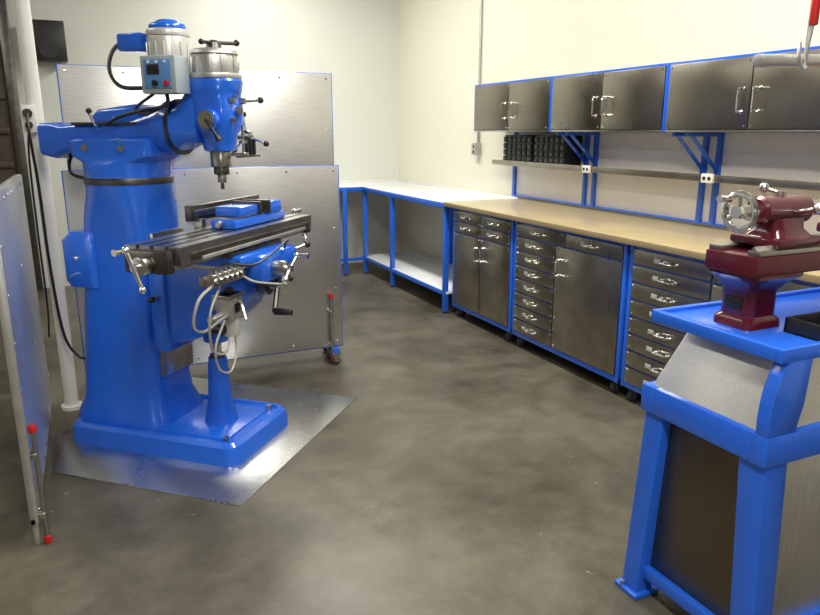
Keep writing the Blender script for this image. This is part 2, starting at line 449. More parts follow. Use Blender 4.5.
def screen(nm, L, z0, z1, loc, rz, bolts=(), mat=ALU, fr=BLUE, riv=0.30, fw=0.022, casters=True):
    g = G(nm, loc, rz)
    g.bx('sheet', mat, 0.006, L-0.006, -0.008, 0.004, z0, z1, 0.001)
    for x in (0, L-fw):
        g.bx('frame', fr, x, x+fw, -0.006, 0.022, z0-0.01, z1+0.004)
    g.bx('frame', fr, 0, L, 0.003, 0.022, z1-0.022, z1+0.004)
    g.bx('frame', fr, 0, L, 0.003, 0.022, z0-0.01, z0+0.015)
    n = max(2, int(L/riv))
    for i in range(n+1):
        for z in (z0+0.03, z1-0.03):
            g.sph('rivets', CHROME, (0.04+(L-0.08)*i/n, -0.009, z), 0.007, (1, 0.5, 1), 8)
    k = max(2, int((z1-z0)/riv))
    for i in range(1, k):
        for x in (0.04, L-0.04, L/2):
            g.sph('rivets', CHROME, (x, -0.009, z0+(z1-z0)*i/k), 0.007, (1, 0.5, 1), 8)
    if casters:
        for x in (0.08, L-0.06):
            g.bx('feet', fr, x-0.02, x+0.02, -0.05, 0.10, z0-0.04, z0-0.008)
            caster(g, x, -0.03, z0-0.04, 0.028); caster(g, x, 0.08, z0-0.04, 0.028)
    else:
        for x in (0.03, L-0.05):
            g.bx('feet', fr, x-0.012, x+0.012, 0.0, 0.02, 0.0, z0)
    for (x, a, b_) in bolts:
        cane_bolt(g, x, -0.025, a, b_)
        for zz in (a+(b_-a)*0.25, a+(b_-a)*0.75):
            g.bx('bolt_brackets', STEEL, x-0.018, x+0.018, -0.03, -0.006, zz-0.01, zz+0.01)
    return g.done()
screen('stainless_splash_screen', 1.54, 0.12, 1.27, (-0.11, 4.18, 0), 0, bolts=((1.46, 0.02, 0.47),))
screen('stainless_splash_screen', 1.54, 0.12, 1.82, (-0.08, 4.36, 0), 0)
screen('riveted_sheet_metal_partition', 1.30, 0.10, 1.27, (-0.285, 2.63, 0), math.radians(90), bolts=((0.02, 0.0, 0.47),), mat=ALUV, fr=CASTAL, riv=0.16, fw=0.03, casters=False)

g = G('support_pole')
px, py = -0.19, 4.05
g.cyl('post', WPLAST, (px, py, 0), (px, py, H), 0.036, seg=28)
g.cyl('collar', WPLAST, (px, py, 0), (px, py, 0.02), 0.055, seg=28)
g.bx('outlet', WPLAST, px-0.055, px+0.005, py-0.08, py-0.03, 1.47, 1.60, 0.004)
g.cyl('plug', BLACK, (px-0.03, py-0.11, 1.56), (px-0.03, py-0.078, 1.56), 0.022, seg=14)
g.cyl('plug', BLACK, (px-0.03, py-0.10, 1.505), (px-0.03, py-0.078, 1.505), 0.018, seg=14)
g.tube('cord', BLACK, [(px-0.03, py-0.11, 1.56), (px-0.03, py-0.14, 1.46), (px-0.02, py-0.12, 1.2), (px-0.015, py-0.12, 0.8), (px+0.01, py-0.13, 0.45), (px+0.07, py-0.15, 0.33), (px+0.13, py-0.18, 0.33)], 0.007)
g.tube('cord', BLACK, [(px-0.03, py-0.10, 1.505), (px-0.045, py-0.13, 1.35), (px-0.05, py-0.12, 1.0), (px-0.05, py-0.12, 0.62), (px-0.06, py-0.14, 0.45)], 0.005)
g.done()

# ------------------------------------------------------------------ floor plate
a = math.radians(-42.5)
MLOC = (0.147, 3.624)
g = G('steel_floor_plate', (MLOC[0], MLOC[1], 0), a)
g.bx('sheet', PLATE, -0.34, 0.90, -0.55, 0.70, 0.0005, 0.004, 0.001)
g.done()

# ------------------------------------------------------------------ milling machine
g = G('milling_machine', (MLOC[0], MLOC[1], 0.004), a)
P = 'base'
g.loft(P, BLUEC, [rr(0.24, 0, 0.94, 0.56, 0.0, 0.07), rr(0.24, 0, 0.94, 0.56, 0.05, 0.07), rr(0.24, 0, 0.925, 0.545, 0.085, 0.07),
                 rr(0.24, 0, 0.89, 0.51, 0.10, 0.06), rr(0.24, 0, 0.86, 0.48, 0.10, 0.055), rr(0.24, 0, 0.84, 0.46, 0.085, 0.05)])
g.bx(P, BLUEC, -0.16, 0.62, -0.20, 0.20, 0.05, 0.095, 0.01)
for (x, y) in ((0.62, -0.2), (0.62, 0.2), (-0.17, -0.2), (-0.17, 0.2)):
    g.cyl(P, STEEL, (x, y, 0.08), (x, y, 0.11), 0.016, seg=6)
P = 'column'
T = 0.06   # neck offset forward: the rear of the casting leans, the ways stand upright
g.loft(P, BLUEC, [rr(0.0, 0, 0.54, 0.44, 0.07, 0.10), rr(0.0, 0, 0.52, 0.42, 0.13, 0.11), rr(0.0, 0, 0.47, 0.38, 0.20, 0.11), rr(0.0, 0, 0.435, 0.36, 0.32, 0.10),
                 rr(0.02, 0, 0.41, 0.345, 0.6, 0.09), rr(0.04, 0, 0.385, 0.335, 0.9, 0.09), rr(0.05, 0, 0.37, 0.335, 1.08, 0.10),
                 rr(0.055, 0, 0.375, 0.355, 1.15, 0.14), rr(T, 0, 0.385, 0.38, 1.20, 0.185), rr(T, 0, 0.39, 0.39, 1.24, 0.194)])
g.loft('side_box', BLUEC, [rr(-0.11, -0.11, 0.17, 0.15, 0.76, 0.03), rr(-0.12, -0.115, 0.18, 0.16, 0.79, 0.03), rr(-0.12, -0.115, 0.18, 0.16, 0.98, 0.03), rr(-0.10, -0.105, 0.15, 0.13, 1.02, 0.03)])
g.sph('side_box', CHROME, (-0.12, -0.195, 0.90), 0.012)
g.cyl('side_box', CHROME, (-0.14, -0.19, 0.82), (-0.14, -0.22, 0.82), 0.008)
g.prism('ways', BLUEC, [(0.15, -0.12), (0.225, -0.12), (0.225, 0.12), (0.15, 0.12)], lambda u, v, t: (u, v, t), 0.30, 1.16, 0.01)
g.prism('ways', STEEL, [(0.17, -0.10), (0.235, -0.115), (0.25, -0.115), (0.25, 0.115), (0.235, 0.115), (0.17, 0.10)], lambda u, v, t: (u, v, t), 0.33, 1.02, 0.002)
P = 'turret'
g.cyl(P, DSTEEL, (T, 0, 1.238), (T, 0, 1.268), 0.198, seg=48, bv=0.003)
g.loft(P, BLUEC, [rr(T, 0, 0.385, 0.385, 1.268, 0.192, 8), rr(T, 0, 0.385, 0.385, 1.30, 0.192, 8), rr(T, 0, 0.39, 0.35, 1.335, 0.16, 8), rr(T, 0, 0.44, 0.29, 1.365, 0.06, 8), rr(T, 0, 0.44, 0.28, 1.43, 0.04, 8), rr(T, 0, 0.40, 0.23, 1.445, 0.03, 8)])
for x in (-0.05, 0.15):
    g.cyl(P, STEEL, (x, -0.15, 1.40), (x, -0.125, 1.40), 0.018, seg=6)
g.cyl(P, CHROME, (0.15, -0.14, 1.40), (0.18, -0.2, 1.44), 0.006, seg=8)
P = 'ram'
g.loft(P, BLUEC, [rrx(-0.38, 0, 1.435, 0.13, 0.11, 0.02), rrx(-0.365, 0, 1.435, 0.17, 0.15, 0.03), rrx(-0.29, 0, 1.43, 0.18, 0.165, 0.03), rrx(-0.24, 0, 1.435, 0.17, 0.13, 0.03), rrx(-0.15, 0, 1.44, 0.19, 0.13, 0.03),
                 rrx(0.05, 0, 1.455, 0.2, 0.12, 0.04), rrx(0.18, 0, 1.47, 0.2, 0.13, 0.05), rrx(0.26, 0, 1.48, 0.19, 0.17, 0.07), rrx(0.32, 0, 1.49, 0.24, 0.23, 0.115), rrx(0.36, 0, 1.49, 0.24, 0.23, 0.115)])
g.bx(P, DSTEEL, -0.15, 0.2, -0.105, 0.105, 1.50, 1.512, 0.003)
g.loft(P, BLUEC, [rrx(-0.06, 0, 1.52, 0.15, 0.04, 0.02), rrx(-0.02, 0, 1.53, 0.17, 0.08, 0.03), rrx(0.18, 0, 1.54, 0.18, 0.10, 0.03), rrx(0.25, 0, 1.52, 0.15, 0.05, 0.02)])
g.cyl(P, DSTEEL, (0.36, 0, 1.49), (0.375, 0, 1.49), 0.122, seg=32)
g.tube(P, CHROME, [(0.02, -0.1, 1.48), (0.02, -0.14, 1.50), (0.01, -0.16, 1.55)], 0.006)
g.sph(P, BLACK, (0.01, -0.16, 1.56), 0.013)
P = 'head'
hx = 0.56
g.loft(P, BLUEC, [rrx(0.375, 0, 1.49, 0.22, 0.21, 0.10), rrx(0.41, 0, 1.50, 0.20, 0.21, 0.08), rrx(0.45, 0, 1.53, 0.19, 0.22, 0.05), rrx(0.50, 0, 1.53, 0.18, 0.22, 0.05)])
g.loft(P, BLUEC, [rr(hx, 0, 0.11, 0.11, 1.385, 0.05), rr(hx, 0, 0.135, 0.13, 1.39, 0.06), rr(hx, 0, 0.15, 0.145, 1.45, 0.06), rr(hx, 0, 0.18, 0.17, 1.49, 0.05),
                 rr(hx, 0, 0.19, 0.18, 1.58, 0.05), rr(hx-0.01, 0, 0.19, 0.18, 1.61, 0.05), rr(hx-0.01, 0, 0.23, 0.20, 1.635, 0.09), rr(hx-0.01, 0, 0.25, 0.215, 1.68, 0.10), rr(hx-0.01, 0, 0.24, 0.21, 1.69, 0.10)])
g.box(P, BLUEC, (hx, 0.11, 1.54), (0.10, 0.07, 0.12), None, 0.02)
g.cyl(P, BLUEC, (hx+0.02, -0.08, 1.52), (hx+0.02, -0.12, 1.52), 0.045, bv=0.005)
g.cyl(P, STEEL, (hx+0.02, -0.12, 1.52), (hx+0.02, -0.13, 1.52), 0.038)
g.tube(P, BLACK, [(hx+0.02, -0.13, 1.52), (hx+0.05, -0.14, 1.49), (hx+0.08, -0.14, 1.45)], 0.007)
g.cyl(P, BLACK, (hx+0.08, -0.14, 1.45), (hx+0.088, -0.14, 1.435), 0.014)
for (dy, dz, r_) in ((-0.04, 1.60, 0.014), (0.04, 1.60, 0.014), (0.0, 1.56, 0.02), (-0.04, 1.52, 0.012)):
    g.cyl(P, STEEL, (hx+0.09, dy, dz), (hx+0.112, dy, dz), r_, seg=16)
g.cyl('quill', STEEL, (hx, 0, 1.32), (hx, 0, 1.39), 0.045, seg=32, bv=0.002)
g.cyl('quill', DSTEEL, (hx, 0, 1.285), (hx, 0, 1.32), 0.034, seg=32, bv=0.002)
g.cyl('quill', STEEL, (hx, 0, 1.25), (hx, 0, 1.285), 0.02, seg=24, bv=0.002)
g.cyl('quill', DSTEEL, (hx, 0, 1.22), (hx, 0, 1.25), 0.008, seg=16)
g.cyl('feed_controls', STEEL, (hx+0.105, 0.02, 1.37), (hx+0.105, 0.02, 1.50), 0.006, seg=10)
g.cyl('feed_controls', STEEL, (hx+0.105, 0.02, 1.42), (hx+0.105, 0.02, 1.435), 0.018, seg=20)
g.bx('feed_controls', STEEL, hx+0.05, hx+0.12, 0.0, 0.04, 1.365, 1.38)
g.cyl('feed_controls', STEEL, (hx+0.03, 0.08, 1.45), (hx+0.03, 0.19, 1.45), 0.014, seg=16)
g.cyl('feed_controls', STEEL, (hx+0.03, 0.17, 1.45), (hx+0.03, 0.195, 1.45), 0.026, seg=20)
for k in range(3):
    t = math.radians(100+120*k)
    e_ = (hx+0.03+0.10*math.cos(t), 0.19, 1.45+0.10*math.sin(t))
    g.cyl('feed_controls', CHROME, (hx+0.03, 0.18, 1.45), e_, 0.005, seg=8)
    g.sph('feed_controls', BLACK, e_, 0.014)
g.cyl('feed_controls', CHROME, (hx+0.05, 0.10, 1.60), (hx+0.10, 0.20, 1.61), 0.006, seg=8)
g.sph('feed_controls', BLACK, (hx+0.10, 0.20, 1.61), 0.015)
for k in range(4):
    g.cyl('collet_rack', BLACK, (hx+0.06, 0.10+0.03*k, 1.365), (hx+0.06, 0.10+0.03*k, 1.44), 0.008, seg=10)
g.bx('collet_rack', DSTEEL, hx+0.045, hx+0.075, 0.05, 0.22, 1.357, 1.367)
P = 'belt_housing'
bxx = hx+0.0
g.cyl(P, CASTAL, (bxx, 0, 1.69), (bxx, 0, 1.712), 0.112, seg=40, bv=0.004)
g.cyl(P, CASTAL, (bxx, 0, 1.712), (bxx, 0, 1.79), 0.098, 0.094, seg=40, bv=0.004)
g.cyl(P, CASTAL, (bxx, 0, 1.79), (bxx, 0, 1.812), 0.103, 0.092, seg=40, bv=0.004)
for k in range(10):
    t = 2*math.pi*k/10
    g.box(P, CASTAL, (bxx+0.097*math.cos(t), 0.097*math.sin(t), 1.75), (0.012, 0.02, 0.07), (0, 0, t), 0.002)
g.cyl(P, DSTEEL, (bxx, 0, 1.812), (bxx, 0, 1.84), 0.035, 0.028, seg=24)
g.cyl(P, BLACK, (bxx, 0, 1.83), (bxx, 0, 1.85), 0.016, seg=6)
g.tube(P, BLACK, [(bxx, -0.09, 1.835), (bxx, 0.0, 1.84), (bxx+0.04, 0.12, 1.848)], 0.008)
g.sph(P, BLACK, (bxx+0.04, 0.12, 1.85), 0.014); g.sph(P, BLACK, (bxx, -0.09, 1.835), 0.012)
g.bx(P, BLUEC, 0.24, hx-0.05, -0.085, 0.085, 1.64, 1.69, 0.01)
P = 'motor'
mx_ = 0.335
g.cyl(P, LGREY, (mx_, 0, 1.69), (mx_, 0, 1.87), 0.092, seg=40, bv=0.006)
g.cyl(P, CASTAL, (mx_, 0, 1.655), (mx_, 0, 1.69), 0.098, seg=40, bv=0.003)
for k in range(16):
    t = 2*math.pi*k/16
    g.box(P, LGREY, (mx_+0.092*math.cos(t), 0.092*math.sin(t), 1.775), (0.008, 0.004, 0.14), (0, 0, t), 0.001)
g.cyl(P, LGREY, (mx_, 0, 1.87), (mx_, 0, 1.90), 0.094, 0.09, seg=40, bv=0.006)
g.cyl(P, BLUEC, (mx_, 0, 1.90), (mx_, 0, 1.925), 0.08, 0.075, seg=40, bv=0.008)
g.cyl(P, BLUEC, (mx_, 0, 1.92), (mx_, 0, 1.94), 0.065, 0.04, seg=40, bv=0.004)
g.box('motor_junction_box', BLUEC, (0.18, -0.02, 1.85), (0.13, 0.10, 0.075), None, 0.012)
g.box('motor_junction_box', BLUEC, (0.245, -0.02, 1.85), (0.06, 0.05, 0.05), None, 0.006)
g.box('motor_junction_box', BLACK, (0.125, -0.02, 1.87), (0.03, 0.05, 0.04), None, 0.006)
P = 'control_box'
cb = mx_+0.08
g.box(P, GREY, (cb, -0.15, 1.70), (0.17, 0.10, 0.15), None, 0.006)
g.bx(P, LBLUE, cb-0.065, cb+0.065, -0.204, -0.199, 1.645, 1.76, 0.001)
g.bx(P, BLACK, cb-0.05, cb+0.01, -0.207, -0.203, 1.70, 1.74, 0.001)
g.cyl(P, REDP, (cb+0.045, -0.20, 1.665), (cb+0.045, -0.217, 1.665), 0.010, seg=14)
g.cyl(P, BLACK, (cb-0.01, -0.20, 1.665), (cb-0.01, -0.217, 1.665), 0.012, seg=14)
for k in range(3): g.cyl(P, WPLAST, (cb-0.04+k*0.04, -0.202, 1.75), (cb-0.04+k*0.04, -0.208, 1.75), 0.006, seg=10)
g.tube('cables', BLACK, [(0.12, -0.03, 1.86), (0.09, -0.07, 1.81), (0.10, -0.11, 1.73), (0.17, -0.13, 1.66), (0.33, -0.15, 1.65)], 0.009)
g.tube('cables', BLACK, [(cb, -0.15, 1.63), (cb+0.0, -0.16, 1.58), (0.29, -0.15, 1.56), (0.16, -0.14, 1.535), (0.07, -0.13, 1.50)], 0.008)
g.tube('cables', BLACK, [(cb-0.06, -0.15, 1.63), (0.27, -0.17, 1.57), (0.30, -0.16, 1.545), (0.37, -0.1, 1.58)], 0.007)
g.tube('cables', BLACK, [(-0.12, -0.09, 1.26), (-0.20, -0.08, 1.28), (-0.26, -0.02, 1.33), (-0.28, 0.04, 1.38)], 0.008)
P = 'knee'
kp = [(0.235, 0.50), (0.30, 0.50), (0.50, 0.56), (0.64, 0.67), (0.68, 0.74), (0.68, 0.90), (0.235, 0.90)]
g.prism(P, BLUEC, kp, lambda u, v, t: (u, t, v), -0.165, 0.165, 0.022)
g.bx(P, STEEL, 0.26, 0.68, -0.175, 0.175, 0.885, 0.905, 0.002)
g.cyl(P, BLUEC, (0.62, 0.155, 0.78), (0.72, 0.155, 0.78), 0.05, bv=0.01)
g.bx(P, BLUEC, 0.255, 0.34, -0.185, 0.185, 0.48, 0.88, 0.015)
g.cyl(P, STEEL, (0.30, -0.22, 0.74), (0.30, -0.14, 0.74), 0.012)
g.sph(P, BLACK, (0.30, -0.225, 0.74), 0.016)
g.cyl(P, BLUEC, (0.47, 0, 0.50), (0.47, 0, 0.60), 0.06, bv=0.01)
g.cyl('knee_crank', DSTEEL, (0.67, 0.08, 0.775), (0.73, 0.08, 0.775), 0.048, seg=32, bv=0.003)
g.cyl('knee_crank', STEEL, (0.73, 0.08, 0.775), (0.78, 0.08, 0.775), 0.02)
g.tube('knee_crank', DSTEEL, [(0.77, 0.08, 0.775), (0.775, 0.05, 0.72), (0.78, 0.02, 0.66)], 0.013, smooth=False)
g.cyl('knee_crank', BLACK, (0.78, 0.02, 0.665), (0.87, 0.02, 0.665), 0.018, 0.014, bv=0.004)
g.tube('knee_crank', DSTEEL, [(0.77, 0.08, 0.775), (0.77, 0.10, 0.81)], 0.018, smooth=False)
P = 'saddle'
g.bx(P, BLUEC, 0.42, 0.76, -0.21, 0.21, 0.905, 0.955, 0.012)
g.bx(P, DSTEEL, 0.48, 0.72, -0.23, 0.23, 0.95, 0.972, 0.004)
g.bx(P, BLUEC, 0.70, 0.79, -0.09, 0.14, 0.81, 0.94, 0.02)
g.bx(P, BLUEC, 0.62, 0.80, 0.10, 0.24, 0.86, 0.945, 0.02)
g.cyl('cross_feed_handle', STEEL, (0.79, 0.02, 0.87), (0.85, 0.02, 0.87), 0.035, seg=28, bv=0.003)
g.cyl('cross_feed_handle', CHROME, (0.85, 0.02, 0.87), (0.88, 0.02, 0.87), 0.015)
g.cyl('cross_feed_handle', CHROME, (0.87, -0.03, 0.835), (0.87, 0.08, 0.915), 0.008)
g.sph('cross_feed_handle', CHROME, (0.87, -0.035, 0.83), 0.018)
g.sph('cross_feed_handle', CHROME, (0.87, 0.085, 0.92), 0.014)
g.cyl('cross_feed_handle', CHROME, (0.87, 0.085, 0.92), (0.93, 0.085, 0.92), 0.009, 0.013)
g.cyl('saddle_levers', CHROME, (0.74, 0.19, 0.90), (0.80, 0.34, 0.93), 0.007)
g.sph('saddle_levers', BLACK, (0.80, 0.34, 0.93), 0.017)
g.cyl('saddle_levers', CHROME, (0.64, 0.16, 0.80), (0.72, 0.30, 0.76), 0.007)
g.sph('saddle_levers', BLACK, (0.72, 0.30, 0.76), 0.016)
P = 'table'
tx = 0.60
prof = [(-0.125, 0.972), (-0.125, 1.05)]
for s_ in (-0.065, 0.0, 0.065):
    prof += [(s_-0.008, 1.05), (s_-0.008, 1.032), (s_-0.016, 1.032), (s_-0.016, 1.02), (s_+0.016, 1.02), (s_+0.016, 1.032), (s_+0.008, 1.032), (s_+0.008, 1.05)]
prof += [(0.125, 1.05), (0.125, 0.98), (0.09, 0.98), (0.075, 0.955), (-0.075, 0.955), (-0.09, 0.972)]
g.prism(P, STEEL, prof, lambda u, v, t: (tx+u, t, v), -0.57, 0.55)
g.bx(P, DSTEEL, tx+0.124, tx+0.134, -0.5, 0.5, 0.99, 1.02, 0.002)
g.bx(P, CASTAL, tx+0.134, tx+0.142, -0.45, 0.45, 0.985, 1.0, 0.002)
g.bx(P, DSTEEL, tx-0.10, tx+0.10, -0.615, -0.57, 0.95, 1.04, 0.012)
g.bx(P, DSTEEL, tx-0.10, tx+0.10, 0.55, 0.60, 0.95, 1.04, 0.012)
for (ye, s_) in ((-0.615, -1), (0.60, 1)):
    n = 'table_crank_left' if s_ < 0 else 'table_crank_right'
    g.cyl(n, STEEL, (tx, ye, 0.985), (tx, ye+s_*0.04, 0.985), 0.036, seg=28, bv=0.003)
    g.cyl(n, CHROME, (tx, ye+s_*0.04, 0.985), (tx, ye+s_*0.07, 0.985), 0.016)
    p0 = (tx-0.03, ye+s_*0.065, 1.05); p1 = (tx+0.03, ye+s_*0.065, 0.905)
    g.cyl(n, CHROME, p0, p1, 0.008); g.sph(n, CHROME, p0, 0.016); g.sph(n, CHROME, p1, 0.014)
    g.cyl(n, CHROME, p0, (p0[0], p0[1]+s_*0.06, p0[2]), 0.009, 0.013)
P = 'vise'
z0 = 1.0505
g.bx(P, BLUEC, tx-0.065, tx+0.065, -0.08, 0.38, z0, z0+0.04, 0.008)
g.bx(P, STEEL, tx-0.05, tx+0.05, -0.06, 0.34, z0+0.038, z0+0.05, 0.002)
g.bx(P, BLUEC, tx-0.065, tx+0.065, 0.22, 0.35, z0+0.04, z0+0.095, 0.008)
g.bx(P, BLUEC, tx-0.065, tx+0.065, -0.04, 0.12, z0+0.05, z0+0.095, 0.008)
g.bx(P, DSTEEL, tx-0.075, tx+0.075, 0.205, 0.222, z0+0.045, z0+0.105, 0.001)
g.bx(P, DSTEEL, tx-0.075, tx+0.075, 0.12, 0.137, z0+0.045, z0+0.105, 0.001)
g.cyl(P, STEEL, (tx, -0.12, z0+0.024), (tx, -0.07, z0+0.024), 0.014, seg=6)
g.bx('travel_scale', DSTEEL, tx-0.18, tx-0.145, -0.10, 0.50, 1.08, 1.15, 0.003)
g.bx('travel_scale', STEEL, tx-0.144, tx-0.140, -0.08, 0.48, 1.10, 1.13, 0.001)
for y in (-0.06, 0.2, 0.42):
    g.bx('travel_scale', STEEL, tx-0.165, tx-0.12, y, y+0.03, 1.0, 1.09, 0.003)
P = 'oil_manifold'
oy = -0.14
for k in range(6):
    g.bx(P, STEEL, 0.775, 0.815, oy-0.36+k*0.038, oy-0.33+k*0.038, 0.885, 0.935, 0.004)
    g.cyl(P, CHROME, (0.795, oy-0.345+k*0.038, 0.935), (0.795, oy-0.345+k*0.038, 0.955), 0.009, seg=10)
    g.cyl(P, CHROME, (0.815, oy-0.345+k*0.038, 0.91), (0.828, oy-0.345+k*0.038, 0.91), 0.010, seg=10)
g.bx(P, STEEL, 0.755, 0.777, oy-0.37, oy-0.10, 0.89, 0.93, 0.003)
g.bx(P, STEEL, 0.70, 0.757, oy-0.14, -0.12, 0.90, 0.93, 0.003)
g.tube('hoses', HOSE, [(0.80, oy-0.36, 0.89), (0.81, oy-0.46, 0.86), (0.78, oy-0.46, 0.76), (0.74, oy-0.34, 0.70), (0.72, oy-0.18, 0.71), (0.72, -0.2, 0.72)], 0.006)
g.tube('hoses', HOSE, [(0.80, oy-0.13, 0.89), (0.85, oy-0.10, 0.86), (0.86, 0.0, 0.80), (0.80, 0.02, 0.78)], 0.005)
g.tube('hoses', HOSE, [(0.72, oy-0.16, 0.70), (0.72, oy-0.24, 0.60), (0.72, oy-0.22, 0.50), (0.71, oy-0.12, 0.46), (0.70, oy-0.05, 0.54), (0.69, oy-0.06, 0.66)], 0.005)
g.tube('hoses', HOSE, [(0.80, oy-0.30, 0.88), (0.80, oy-0.38, 0.78), (0.76, oy-0.32, 0.62), (0.72, oy-0.16, 0.56), (0.70, oy-0.09, 0.64)], 0.005)
g.tube('hoses', BLACK, [(0.80, oy-0.20, 0.95), (0.83, oy-0.05, 0.93), (0.84, 0.05, 0.99), (0.80, 0.12, 0.97), (0.78, 0.14, 0.94)], 0.005)
P = 'lubricator'
ly = -0.22
g.bx(P, CASTAL, 0.665, 0.74, ly-0.06, ly+0.04, 0.69, 0.80, 0.008)
g.bx(P, STEEL, 0.655, 0.75, ly-0.07, ly+0.05, 0.785, 0.80, 0.003)
g.bx(P, BLACK, 0.7405, 0.745, ly-0.03, ly+0.01, 0.72, 0.76, 0.003)
g.cyl(P, LGREY, (0.70, ly, 0.61), (0.70, ly, 0.69), 0.035, bv=0.004)
g.cyl(P, BLACK, (0.70, ly, 0.80), (0.70, ly, 0.82), 0.02)
g.tube(P, STEEL, [(0.74, ly, 0.77), (0.77, ly-0.02, 0.76), (0.80, ly-0.04, 0.70)], 0.007)
g.cyl(P, BLACK, (0.66, ly-0.09, 0.66), (0.72, ly-0.09, 0.66), 0.022)
g.cyl(P, CHROME, (0.69, ly-0.14, 0.71), (0.69, ly-0.06, 0.71), 0.015)
g.bx(P, STEEL, 0.62, 0.67, ly-0.02, ly+0.065, 0.72, 0.77, 0.003)
P = 'knee_screw'
g.loft(P, BLUEC, [rr(0.47, 0, 0.17, 0.17, 0.08, 0.084, 6), rr(0.47, 0, 0.15, 0.15, 0.12, 0.074, 6), rr(0.47, 0, 0.115, 0.115, 0.2, 0.057, 6), rr(0.47, 0, 0.095, 0.095, 0.38, 0.047, 6), rr(0.47, 0, 0.085, 0.085, 0.42, 0.042, 6)])
g.cyl(P, STEEL, (0.47, 0, 0.42), (0.47, 0, 0.60), 0.02, seg=20)
g.cyl(P, DSTEEL, (0.47, 0, 0.42), (0.47, 0, 0.435), 0.035, seg=20)
for k in range(6): g.torus(P, STEEL, (0.47, 0, 0.445+k*0.01), (0, 0, 1), 0.020, 0.003, 20, 6)
g.done()

# ------------------------------------------------------------------ lathe
LL = (1.50, 1.33, 0)
g = G('metal_lathe', LL)
P = 'stand_legs'
HW = 0.225
def leg(x, y, ox, oy, s_=0.07):
    g.loft(P, BLUE, [rr(x+ox, y+oy, s_, s_, 0.012, 0.008, 2), rr(x, y, s_+0.008, s_+0.008, 0.66, 0.008, 2)])
    g.bx('foot_pads', BLUE, x+ox-0.05, x+ox+0.05, y+oy-0.05, y+oy+0.05, 0.0, 0.016, 0.003)
    g.cyl('foot_pads', STEEL, (x+ox-0.042, y+oy+0.02, 0.016), (x+ox-0.042, y+oy+0.02, 0.03), 0.008, seg=6)
Q = HW-0.05
leg(0.052, Q, -0.02, 0.03); leg(0.055, -Q, 0.01, -0.03, 0.078); leg(1.148, Q, 0.03, 0.03); leg(1.148, -Q, 0.03, -0.03)
P = 'stand_frame'
g.bx(P, BLUE, 0.0, 0.05, -Q, Q, 0.641, 0.724, 0.004)
g.bx(P, BLUE, 0.0, 1.2, -HW, -Q+0.002, 0.64, 0.725, 0.004)
g.bx(P, BLUE, 0.0, 1.2, Q-0.002, HW, 0.64, 0.725, 0.004)
g.bx(P, BLUE, 1.15, 1.2, -Q, Q, 0.641, 0.724, 0.004)
g.bx(P, BLUE, 0.018, 0.045, -Q, Q, 0.07, 0.11, 0.004)
g.bx(P, BLUE, 0.05, 1.15, -HW+0.005, -HW+0.035, 0.07, 0.11, 0.004)
g.bx('stand_panels', BRONZE, 0.044, 0.052, -Q-0.01, Q+0.01, 0.10, 0.65, 0.001)
g.bx('stand_panels', ALUV, 0.05, 1.13, -HW+0.022, -HW+0.03, 0.10, 0.65, 0.001)
g.bx('stand_panels', ALUV, 0.05, 1.13, HW-0.03, HW-0.022, 0.10, 0.65, 0.001)
g.loft('chip_skirt', ALUV, [rr(0.61, 0, 1.18, 0.41, 0.722, 0.01, 2), rr(0.64, 0, 1.04, 0.31, 0.935, 0.01, 2)])
def gus(y0, y1):
    pts = [(0.0, 0.725), (0.0, 0.765)]
    for i in range(7):
        t = math.radians(i*15)
        pts.append((0.0+0.07*(1-math.cos(t)), 0.765+0.17*math.sin(t)))
    pts += [(0.13, 0.935), (0.12, 0.80), (0.10, 0.725)]
    g.prism('gussets', BLUE, pts, lambda u, v, t: (u, t, v), y0, y1, 0.003)
gus(-HW+0.001, -HW+0.04)
P = 'tray'
R_ = HW
g.bx(P, BLUE, 0.02, 1.25, -R_+0.005, R_-0.005, 0.93, 0.947, 0.003)
g.bx(P, BLUE, 0.012, 0.036, -R_+0.021, R_-0.021, 0.921, 0.957, 0.004)
g.bx(P, BLUE, 0.012, 1.25, -R_, -R_+0.022, 0.920, 0.958, 0.004)
g.bx(P, BLUE, 0.012, 1.25, R_-0.022, R_, 0.920, 0.958, 0.004)
P = 'bed_pedestal'
qx, qy = 0.17, 0.02
g.loft(P, RED, [rr(qx, qy, 0.14, 0.13, 0.946, 0.02), rr(qx, qy, 0.135, 0.125, 0.97, 0.02), rr(qx, qy, 0.12, 0.11, 0.98, 0.03), rr(qx, qy, 0.12, 0.11, 1.05, 0.03), rr(qx, qy, 0.15, 0.15, 1.08, 0.02), rr(qx, qy-0.01, 0.18, 0.17, 1.095, 0.01), rr(qx, qy-0.01, 0.18, 0.17, 1.11, 0.01)])
g.loft(P, RED, [rr(0.95, 0, 0.4, 0.2, 0.946, 0.02), rr(0.95, 0, 0.38, 0.18, 1.12, 0.02)])
g.bx(P, BLACK, qx-0.064, qx-0.058, -0.01, 0.045, 1.0, 1.03, 0.001)
P = 'bed'
g.bx(P, RED, 0.06, 1.25, -0.080, 0.090, 1.105, 1.160, 0.006)
g.bx(P, STEEL, 0.07, 1.25, -0.078, -0.040, 1.160, 1.173, 0.002)
g.bx(P, STEEL, 0.07, 1.25, 0.050, 0.088, 1.160, 1.173, 0.002)
g.prism(P, STEEL, [(-0.070, 1.173), (-0.058, 1.185), (-0.046, 1.173)], lambda u, v, t: (t, u, v), 0.07, 1.25)
P = 'tailstock'
g.bx(P, RED, 0.14, 0.32, -0.075, 0.085, 1.175, 1.20, 0.008)
g.loft(P, RED, [rr(0.23, 0, 0.15, 0.13, 1.195, 0.02), rr(0.23, 0, 0.12, 0.09, 1.22, 0.03), rr(0.23, 0, 0.12, 0.075, 1.25, 0.02)])
